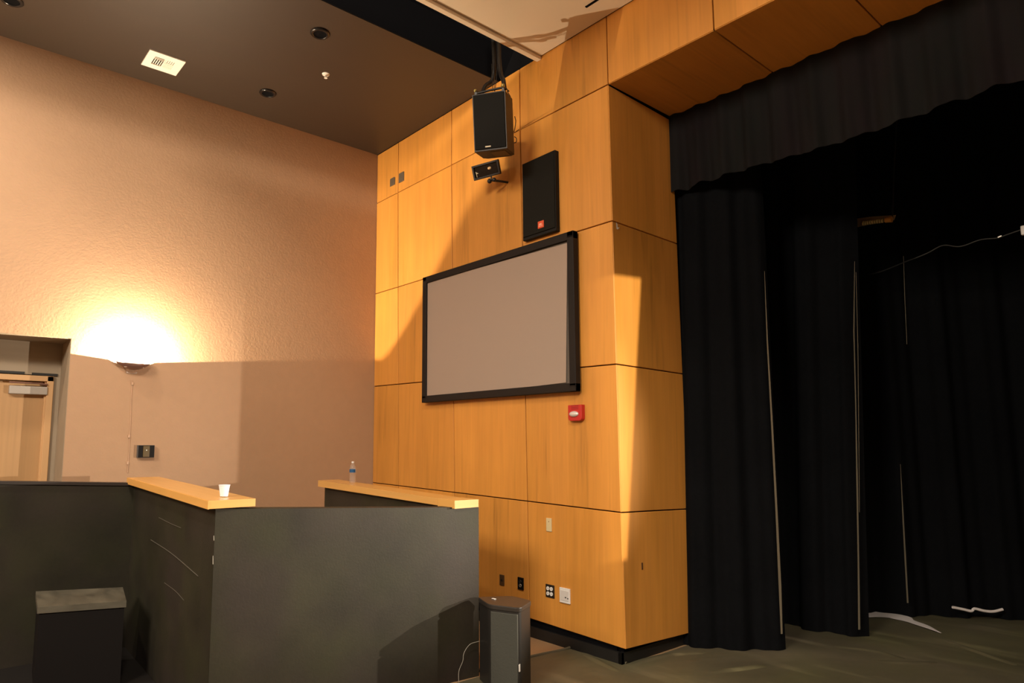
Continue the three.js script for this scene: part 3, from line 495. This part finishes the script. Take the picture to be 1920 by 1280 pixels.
// vinyl stage sheet with a curling edge
{
  const e = [[885, 1262], [995, 1233], [1060, 1219], [1086, 1214], [1130, 1231], [1176, 1246]].map(([u, v]) => { const p = on(u, v, 'y', 0); return [p.x, p.z]; });
  const out = [[3.245, 6.4], [3.245, 1.06], ...e.slice(1), [3.80, -0.05], [3.80, -1.0], [3.45, -1.2], [3.45, -7.1], [12.9, -7.1], [12.9, -1.05], [10.35, -1.05], [10.35, 0.05], [12.9, 0.05], [12.9, 6.4]];
  const s = new THREE.Shape(out.map(([x, z]) => new THREE.Vector2(x, -z)));
  const g = new THREE.ExtrudeGeometry(s, { depth: 0.004, bevelEnabled: false }).rotateX(-Math.PI / 2).translate(0, 0.002, 0);
  const t = thing('stage_sheet', 'dark wrinkled vinyl sheet covering the floor of the stage', 'floor sheet');
  mesh('sheet', g, VINYL, t);
  const side = tag(mesh('stage_sheet', prism([[0.752, 2.962], [3.05, 3.050], [3.235, 3.062], [3.235, 6.4], [0.765, 6.4]].map(([x, z]) => [x, z, 0.001, 0.006])), mat({ color: lin(0.014, 0.012, 0.011), roughness: 0.6, specularIntensity: 0.4 })), 'dark vinyl sheet on the floor around the black box seat', 'floor sheet');
  const curl = e.map(([x, z], i) => V(x, 0.012 + (i === 3 ? 0.012 : 0), z));
  mesh('curled_edge', tube(curl, 0.011, 60, 8), VINYL, t);
  // wrinkles: low ridges in the sheet
  const wr = [[[1090, 1222], [1120, 1240], [1165, 1262]], [[1180, 1250], [1215, 1238], [1262, 1228], [1330, 1224]], [[1330, 1262], [1380, 1256], [1440, 1248]], [[1560, 1212], [1640, 1222], [1700, 1238]], [[1640, 1240], [1700, 1244], [1760, 1243]], [[1770, 1200], [1830, 1222], [1910, 1250]]];
  for (const w of wr) {
    const cv = new THREE.CatmullRomCurve3(w.map(([u, v]) => { const p = on(u, v, 'y', 0); return V(p.x, 0.006, p.z); })), n = 30, P = [], idx = [];
    for (let i = 0; i <= n; i++) { const p = cv.getPoint(i / n), q = cv.getTangent(i / n), tp = Math.sin(Math.PI * i / n); for (let j = 0; j <= 8; j++) { const a = -1 + j / 4; P.push(p.x - q.z * a * 0.05, 0.005 + 0.012 * tp * (0.5 + 0.5 * Math.cos(a * Math.PI)), p.z + q.x * a * 0.05); } }
    for (let i = 0; i < n; i++) for (let j = 0; j < 8; j++) { const a = i * 9 + j; idx.push(a, a + 1, a + 10, a, a + 10, a + 9); }
    const gg = new THREE.BufferGeometry(); gg.setAttribute('position', new THREE.Float32BufferAttribute(P, 3)); gg.setAttribute('uv', new THREE.Float32BufferAttribute(P.filter((_, i) => i % 3 !== 1), 2)); gg.setIndex(idx); gg.computeVertexNormals();
    mesh('wrinkle', gg, VINYL, t);
  }
}
// white tape on the stage floor
function ribbon(pix, w0, w1, lift) {
  const c = new THREE.CatmullRomCurve3(pix.map(([u, v]) => { const p = on(u, v, 'y', 0.012); return V(p.x, 0.012, p.z); })), n = 40, P = [], idx = [];
  for (let i = 0; i <= n; i++) { const k = i / n, p = c.getPoint(k), q = c.getTangent(k), w = (w0 + (w1 - w0) * k) / 2 * (1 + 0.2 * Math.sin(k * 17)), y = lift * (0.5 + 0.5 * Math.sin(k * 9)); for (const [s, h] of [[-1, 0], [1, 0], [1, 0.004], [-1, 0.004]]) P.push(p.x - q.z * w * s, p.y + y + h, p.z + q.x * w * s); }
  for (let i = 0; i < n; i++) for (let j = 0; j < 4; j++) { const a = i * 4 + j, b = i * 4 + (j + 1) % 4; idx.push(a, b, b + 4, a, b + 4, a + 4); }
  const g = new THREE.BufferGeometry(); g.setAttribute('position', new THREE.Float32BufferAttribute(P, 3)); g.setIndex(idx); g.computeVertexNormals(); return g;
}
const TAPE_AND_GAP = mat({ color: lin(0.85, 0.80, 0.78), roughness: 0.6 });
tag(mesh('floor_tape', ribbon([[1612, 1149], [1640, 1152], [1680, 1156], [1702, 1163], [1730, 1173], [1764, 1187]], 0.34, 0.014, 0.004), TAPE_AND_GAP), 'white tape strip peeling off the floor behind the stage curtain', 'tape');
{
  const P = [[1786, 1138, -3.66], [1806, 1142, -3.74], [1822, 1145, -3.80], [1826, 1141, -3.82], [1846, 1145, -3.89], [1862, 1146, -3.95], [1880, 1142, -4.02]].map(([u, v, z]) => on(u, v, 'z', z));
  const g = tube(P, 0.014, 50, 6); tag(mesh('hem_light_gap', g, TAPE_AND_GAP), 'short white strip painting the gap of light under the back curtain', 'tape');  // white strip stands for light showing through the gap at the hem
}
// fixtures over the stage
{
  const z = -2.9, A = on(1602, 427, 'z', z), B = on(1677, 418, 'z', z), t = thing('stage_strip_light', 'small dull metal strip light hanging in the dark stage', 'stage light', [A.x, A.y, A.z]);
  const w = B.x - A.x, sl = Math.atan2(B.y - A.y, w); t.rotation.z = sl;
  const gm = mat({ color: lin(0.72, 0.58, 0.28), roughness: 0.4 });
  mesh('reflector', faces([{ p: [V(0, 0, 0), V(w * 0.3, 0.005, 0.02), V(w * 0.42, 0.10, -0.02), V(0.005, 0.10, -0.02)] }, { p: [V(w * 0.42, 0.10, -0.02), V(w * 0.3, 0.005, 0.02), V(w, 0.03, 0.0), V(w, 0.09, -0.04)] }]), mat({ color: lin(0.38, 0.31, 0.20), roughness: 0.4 }), t);
  for (let i = 0; i < 9; i++) mesh('lamp_rib', new THREE.CylinderGeometry(0.021, 0.021, 0.014, 12).rotateZ(Math.PI / 2).translate(w * 0.26 + i * w * 0.06, 0.03, 0.03), gm, t);
  mesh('end_cap', new THREE.CylinderGeometry(0.026, 0.03, 0.06, 14).rotateZ(Math.PI / 2).translate(w * 0.88, 0.035, 0.02), mat({ color: lin(0.75, 0.36, 0.09), roughness: 0.35 }), t);
  mesh('hanger', tube([V(w * 0.95, 0.05, 0), V(w * 0.955, 0.17, 0), V(w * 0.93, 0.3, 0), V(w * 0.93, 3.35 - 0.0, 0)], 0.006, 20, 6), DARKMETAL, t);
}
{
  const P = [[1716, 484], [1740, 474], [1768, 460], [1800, 462], [1840, 449], [1870, 446], [1885, 441], [1905, 434], [1930, 426]].map(([u, v]) => on(u, v, 'z', -3.0));
  const t = thing('stage_cable', 'thin slack cable with a pale clamp crossing the dark stage', 'cable');
  mesh('cable', tube(P, 0.006, 60, 6), mat({ color: lin(0.025, 0.024, 0.02), roughness: 0.5 }), t);
  mesh('coupler', rbox(0.035, 0.016, 0.02, 0.005).rotateZ(0.3).translate(P[6].x - 0.04, P[6].y - 0.004, P[6].z), STEEL, t);
  const q = on(1919, 432, 'z', -3.0); mesh('clamp', rbox(0.035, 0.085, 0.04, 0.008).translate(q.x, q.y, q.z), WHITE, t);
  mesh('far_rope', tube([P[8], V(P[8].x + 0.6, P[8].y + 0.3, -3.1), V(P[8].x + 1.2, 7.5, -3.2)], 0.006, 20, 6), DARKMETAL, t);
  mesh('near_rope', tube([P[0], V(P[0].x - 0.5, P[0].y - 0.05, -3.1), V(P[0].x - 0.9, P[0].y + 0.2, -3.05)], 0.006, 20, 6), DARKMETAL, t);
}
// ------------------------------------------------------------------ loose things
{
  const h = 0.6, P = [[3.262, 1.086], [3.494, 1.176], [3.716, 1.078], [3.608, 0.85], [3.40, 0.855]], c = P.reduce((a, b) => [a[0] + b[0] / 5, a[1] + b[1] / 5], [0, 0]);
  const t = thing('floor_loudspeaker', 'dark angular loudspeaker standing on the floor by the booth end', 'loudspeaker', [c[0], 0, c[1]]);
  const q = P.map(([x, z]) => [x - c[0], z - c[1]]), sc = (k) => q.map(([x, z]) => [x * k, z * k]);
  const ring = (ks) => { const L = [], R = ks.map(([k, y]) => sc(k).map(([x, z]) => V(x, y, z))); for (let r = 0; r < R.length - 1; r++) for (let i = 0; i < 5; i++) { const j = (i + 1) % 5; L.push({ p: [R[r][i], R[r][j], R[r + 1][j], R[r + 1][i]] }); } L.push({ p: R[R.length - 1] }); return faces(L); };
  const cab = mat({ color: lin(0.020, 0.018, 0.016), roughness: 0.4 });
  const rd = (k, y) => { const s = new THREE.Shape(); const n = q.length; for (let i = 0; i < n; i++) { const a = q[i], b = q[(i + 1) % n], l = [a[0] * k, -a[1] * k], m = [b[0] * k, -b[1] * k]; const f = 0.16, p = [l[0] + (m[0] - l[0]) * f, l[1] + (m[1] - l[1]) * f], r = [m[0] - (m[0] - l[0]) * f, m[1] - (m[1] - l[1]) * f]; if (i === 0) s.moveTo(...p); else s.quadraticCurveTo(l[0], l[1], ...p); s.lineTo(...r); } const a = q[0], b = q[1]; s.quadraticCurveTo(a[0] * k, -a[1] * k, a[0] * k + (b[0] - a[0]) * k * 0.16, -a[1] * k - (b[1] - a[1]) * k * 0.16); return s; };
  mesh('cabinet', new THREE.ExtrudeGeometry(rd(0.975, 0), { depth: h - 0.02, bevelEnabled: false, curveSegments: 6 }).rotateX(-Math.PI / 2), cab, t);
  mesh('top_cap', new THREE.ExtrudeGeometry(rd(0.98, 0), { depth: 0.022, bevelEnabled: true, bevelSize: 0.006, bevelThickness: 0.006, bevelSegments: 3, curveSegments: 6 }).rotateX(-Math.PI / 2).translate(0, h - 0.03, 0), mat({ color: lin(0.032, 0.027, 0.023), roughness: 0.35 }), t);
  // grille across the front face, proud of the cabinet
  const a = V(q[1][0], 0, q[1][1]), b = V(q[2][0], 0, q[2][1]), n = V(b.z - a.z, 0, -(b.x - a.x)).normalize().multiplyScalar(-1), nn = n.dot(V(a.x, 0, a.z)) > 0 ? n : n.clone().negate();
  const f = (k, y) => a.clone().lerp(b, k).addScaledVector(nn, 0.006).setY(y);
  mesh('grille', slab([f(0.06, 0.02), f(0.92, 0.02), f(0.92, h - 0.05), f(0.06, h - 0.05)], 0.03), GRILLE2, t);
  mesh('badge', slab([f(0.95, 0.16), f(0.97, 0.16), f(0.97, 0.21), f(0.95, 0.21)], 0.02), WHITE, t);
  mesh('top_sticker', rbox(0.035, 0.003, 0.02, 0.001).translate(-0.10, h + 0.001, 0.03), WHITE, t);
}
{
  const p = [[890, 1204], [882, 1207], [874, 1216], [869, 1227], [868, 1238]].map(([u, v]) => on(u, v, 'x', 3.29));
  const e = p[p.length - 1], w = tag(mesh('speaker_wire', tube([V(p[0].x, p[0].y, p[0].z - 0.05), ...p, V(e.x - 0.01, 0.1, e.z + 0.03), V(e.x, 0.01, e.z + 0.04)], 0.002, 40, 6), mat({ color: lin(0.35, 0.33, 0.28), roughness: 0.5 })), 'thin pale wire drooping behind the floor loudspeaker', 'wire');
}
{
  const P = [[0.966, 3.687], [1.226, 3.118], [1.759, 3.214], [1.57, 3.753]], h = 0.6;
  const t = thing('black_stool_box', 'black box seat with a worn pale top in the booth corner', 'box', [1.38, 0.007, 3.44]);
  const q = (k, b, tp) => prism(P.map(([x, z]) => [(x - 1.38) * k, (z - 3.44) * k, b, tp]));
  mesh('body', q(0.96, 0, h - 0.04), mat({ color: lin(0.008, 0.0065, 0.006), roughness: 0.7, specularIntensity: 0.3 }), t);
  const wornTop = tex(256, 256, [0.6, 0.6], (x, y) => { const a = fbm(x, y, 3, 9, 151, 4); const k = 0.5 + 1.1 * a; return [toS(0.105 * k), toS(0.095 * k), toS(0.07 * k)]; });
  mesh('lid', q(1, h - 0.045, h), mat({ map: wornTop, roughness: 0.4 }), t);
}
{
  // bottle and cup stand on the ledges
  const b = on(661, 907, 'y', 1.362); b.z = 1.02; b.x = 1.08;
  for (let i = 0; i < 3; i++) { const r = on(661, 907, 'z', b.z); b.x = r.x; b.y = r.y; }
  const yb = 1.333 + (1.368 - 1.333) * (3.02 - b.x) / 2.32;
  const t = thing('water_bottle', 'clear plastic water bottle with a blue label on the ledge', 'bottle', [b.x, yb, b.z]);
  const pet = mat({ color: lin(0.95, 0.93, 0.9), roughness: 0.08, transmission: 0.9, thickness: 0, ior: 1.45 });
  mesh('body', new THREE.LatheGeometry([[0, 0.002], [0.028, 0.0], [0.033, 0.01], [0.031, 0.03], [0.033, 0.045], [0.031, 0.06], [0.033, 0.09], [0.032, 0.15], [0.026, 0.175], [0.014, 0.198], [0.0125, 0.205]].map((p) => new THREE.Vector2(...p)), 24), pet, t);
  mesh('label', new THREE.LatheGeometry([[0.0335, 0.107], [0.0338, 0.108], [0.0338, 0.142], [0.0332, 0.143]].map((p) => new THREE.Vector2(...p)), 24), mat({ map: tex(64, 32, [1, 1], (x, y) => (y > 0.75 || y < 0.2 ? [0.85, 0.88, 0.9] : x > 0.3 && x < 0.6 ? [0.8, 0.85, 0.9] : [0.12, 0.32, 0.5])), roughness: 0.4 }), t);
  mesh('cap', new THREE.CylinderGeometry(0.014, 0.014, 0.016, 18).translate(0, 0.21, 0), WHITE, t);
  const c = on(420, 931, 'z', 2.93), yc = 1.415 + (1.457 - 1.415) * (3.075 - c.x) / 2.36;
  const u = thing('paper_cup', 'small white pleated paper cup on the wooden ledge', 'cup', [c.x, yc + 0.002, 2.93]);
  const prof = (k) => [[0, 0.003], [0.024, 0], [0.0245, 0.004], [0.034, 0.072], [0.036, 0.074], [0.0335, 0.074], [0.0235, 0.006], [0, 0.005]].map(([r, y]) => new THREE.Vector2(r * k, y));
  const g = new THREE.LatheGeometry(prof(1), 48), pa = g.attributes.position; for (let i = 0; i < pa.count; i++) { const a = Math.atan2(pa.getZ(i), pa.getX(i)), k = 1 + 0.018 * Math.cos(a * 24); pa.setX(i, pa.getX(i) * k); pa.setZ(i, pa.getZ(i) * k); } g.computeVertexNormals();
  mesh('cup', g, mat({ color: lin(0.80, 0.86, 0.92), roughness: 0.7 }), u);
  mesh('rim', new THREE.TorusGeometry(0.0352, 0.0015, 8, 40).rotateX(Math.PI / 2).translate(0, 0.074, 0), mat({ color: lin(0.80, 0.86, 0.92), roughness: 0.7 }), u);
}
// ------------------------------------------------------------------ lamps outside the picture that light the place
function areaLamp(name, label, cat, x, y, z, w, h, look, L, group) {
  const t = thing(name, label, cat, [x, y, z], group); t.lookAt(look); t.updateMatrixWorld(true);
  mesh('housing', rb(-w / 2 - 0.02, w / 2 + 0.02, -h / 2 - 0.02, h / 2 + 0.02, -0.05, 0, 0.01), DARKMETAL, t);
  mesh('diffuser', new THREE.PlaneGeometry(w, h).translate(0, 0, 0.004), mat({ color: lin(0.8, 0.8, 0.8), emissive: L.color, emissiveIntensity: 1, roughness: 0.5 }), t);
  const l = new THREE.RectAreaLight(L.color, L.nits, w, h); l.position.set(0, 0, 0.012); l.lookAt(t.localToWorld(V(0, 0, 1))); l.rotation.set(0, Math.PI, 0); l.name = 'lamp'; t.add(l);
  return t;
}
areaLamp('ceiling_downlight', 'lit square downlight in the low ceiling by the door', 'downlight', 1.5, 5.545, 5.0, 0.22, 0.22, V(1.5, 0, 5.001), DOWN, 'lit downlights in the low ceiling');
areaLamp('ceiling_downlight', 'lit square downlight in the low ceiling further along', 'downlight', 1.5, 5.545, 7.4, 0.22, 0.22, V(1.5, 0, 7.401), DOWN, 'lit downlights in the low ceiling');
areaLamp('house_fill_light', 'large house light high over the seats', 'house light', 6.3, 6.0, 9.8, 2.4, 1.6, V(2.6, 2.4, 0), HOUSE);
areaLamp('house_fill_light', 'unseen square lamp added to brighten the open floor', 'house light', 8.6, 7.0, 5.2, 1.0, 1.0, V(6.0, 0, 0.5), { color: HOUSE.color, nits: 130 });  // fill lamp added to brighten the stage floor
// work lights standing on the stage, just out of view
function workLight(label, x, y, z, look, L, ang, pen, rad) {
  const t = thing('stage_work_light', label, 'work light', [x, 0, z]);
  mesh('stand', merge([tube([V(0, 0.3, 0), V(0, 1.0, 0), V(0, y - 0.1, 0)], 0.015, 6, 8), ...[0, 1, 2].map((k) => tube([V(0, 0.5, 0), V(Math.cos(k * 2.1) * 0.2, 0.25, Math.sin(k * 2.1) * 0.2), V(Math.cos(k * 2.1) * 0.38, 0.02, Math.sin(k * 2.1) * 0.38)], 0.012, 6, 8))]), DARKMETAL, t);
  const hd = new THREE.Group(); hd.name = 'head'; hd.position.set(0, y, 0); t.add(hd); t.updateMatrixWorld(true); hd.lookAt(look);
  mesh('housing', merge([rb(-0.13, 0.13, -0.10, 0.10, -0.16, -0.12, 0.01), box(-0.13, -0.12, -0.1, 0.1, -0.13, 0.03), box(0.12, 0.13, -0.1, 0.1, -0.13, 0.03), box(-0.13, 0.13, 0.09, 0.1, -0.13, 0.03), box(-0.13, 0.13, -0.1, -0.09, -0.13, 0.03)]), DARKMETAL, hd);
  mesh('lamp_face', new THREE.PlaneGeometry(0.2, 0.15).translate(0, 0, -0.115), mat({ color: lin(1, 1, 1), emissive: L.color, emissiveIntensity: 2 }), hd);
  const l = new THREE.SpotLight(L.color, L.cd, 0, ang, pen, 2); l.position.set(0, 0, -0.02); l.castShadow = true; l.shadow.radius = rad; l.name = 'work_lamp'; hd.add(l); l.target.position.set(0, 0, 5); hd.add(l.target);
}
workLight('low work light on a stand aimed at the booth front', 6.15, 1.8, -2.55, V(3.15, 0.7, 2.75), STAGE, 0.215, 0.35, 1.0);
workLight('work light on a stand aimed at the plaster wall', 9.5, 1.55, -2.6, V(0, 1.95, 3.9), WASH, 0.25, 0.6, 2.0);
// profile spot with shutter blades on the right wall, aimed at the side of the pier
{
  const O = V(12.2, 3.6, 1.6), poly = [V(3.78, 3.17, 0.03), V(3.78, 3.20, -0.38), V(3.78, 1.2, -0.105), V(3.78, 0.85, -0.06), V(3.78, 0.85, 0.03)];
  const t = thing('profile_spotlight', 'profile spotlight with shutters on the far side wall', 'spotlight', O.toArray()); t.lookAt(3.78, 2.3, -0.15); t.updateMatrixWorld(true);
  const inv = t.matrixWorld.clone().invert(), G = 0.5;
  const ap = poly.map((p) => { const q = p.clone().applyMatrix4(inv); return new THREE.Vector2(q.x * G / q.z, q.y * G / q.z); });
  const s = new THREE.Shape([[-0.12, -0.12], [0.12, -0.12], [0.12, 0.12], [-0.12, 0.12]].map((p) => new THREE.Vector2(...p))); s.holes.push(new THREE.Path(ap));
  mesh('shutter', new THREE.ExtrudeGeometry(s, { depth: 0.002, bevelEnabled: false }).translate(0, 0, G), DARKMETAL, t);
  mesh('barrel', merge([box(-0.13, -0.12, -0.12, 0.12, -0.12, G + 0.1), box(0.12, 0.13, -0.12, 0.12, -0.12, G + 0.1), box(-0.13, 0.13, 0.12, 0.13, -0.12, G + 0.1), box(-0.13, 0.13, -0.13, -0.12, -0.12, G + 0.1), box(-0.13, 0.13, -0.13, 0.13, -0.13, -0.12)]), DARKMETAL, t);
  mesh('lamp_bead', new THREE.SphereGeometry(0.008, 12, 8), mat({ color: lin(1, 1, 1), emissive: PROFILE.color, emissiveIntensity: 5 }), t);
  mesh('arm', tube([V(0, 0, -0.12), V(0, 0, -0.45), V(0.02, 0.0, -0.83)], 0.02, 8, 8), DARKMETAL, t);
  const l = new THREE.SpotLight(PROFILE.color, PROFILE.cd, 0, 0.24, 0.05, 2); l.castShadow = true; l.shadow.radius = 0.08; l.name = 'spot_lamp'; l.position.set(0, 0, 0.012); t.add(l); l.target.position.set(0, 0, 5); t.add(l.target);
}
renderer.render(scene, camera);
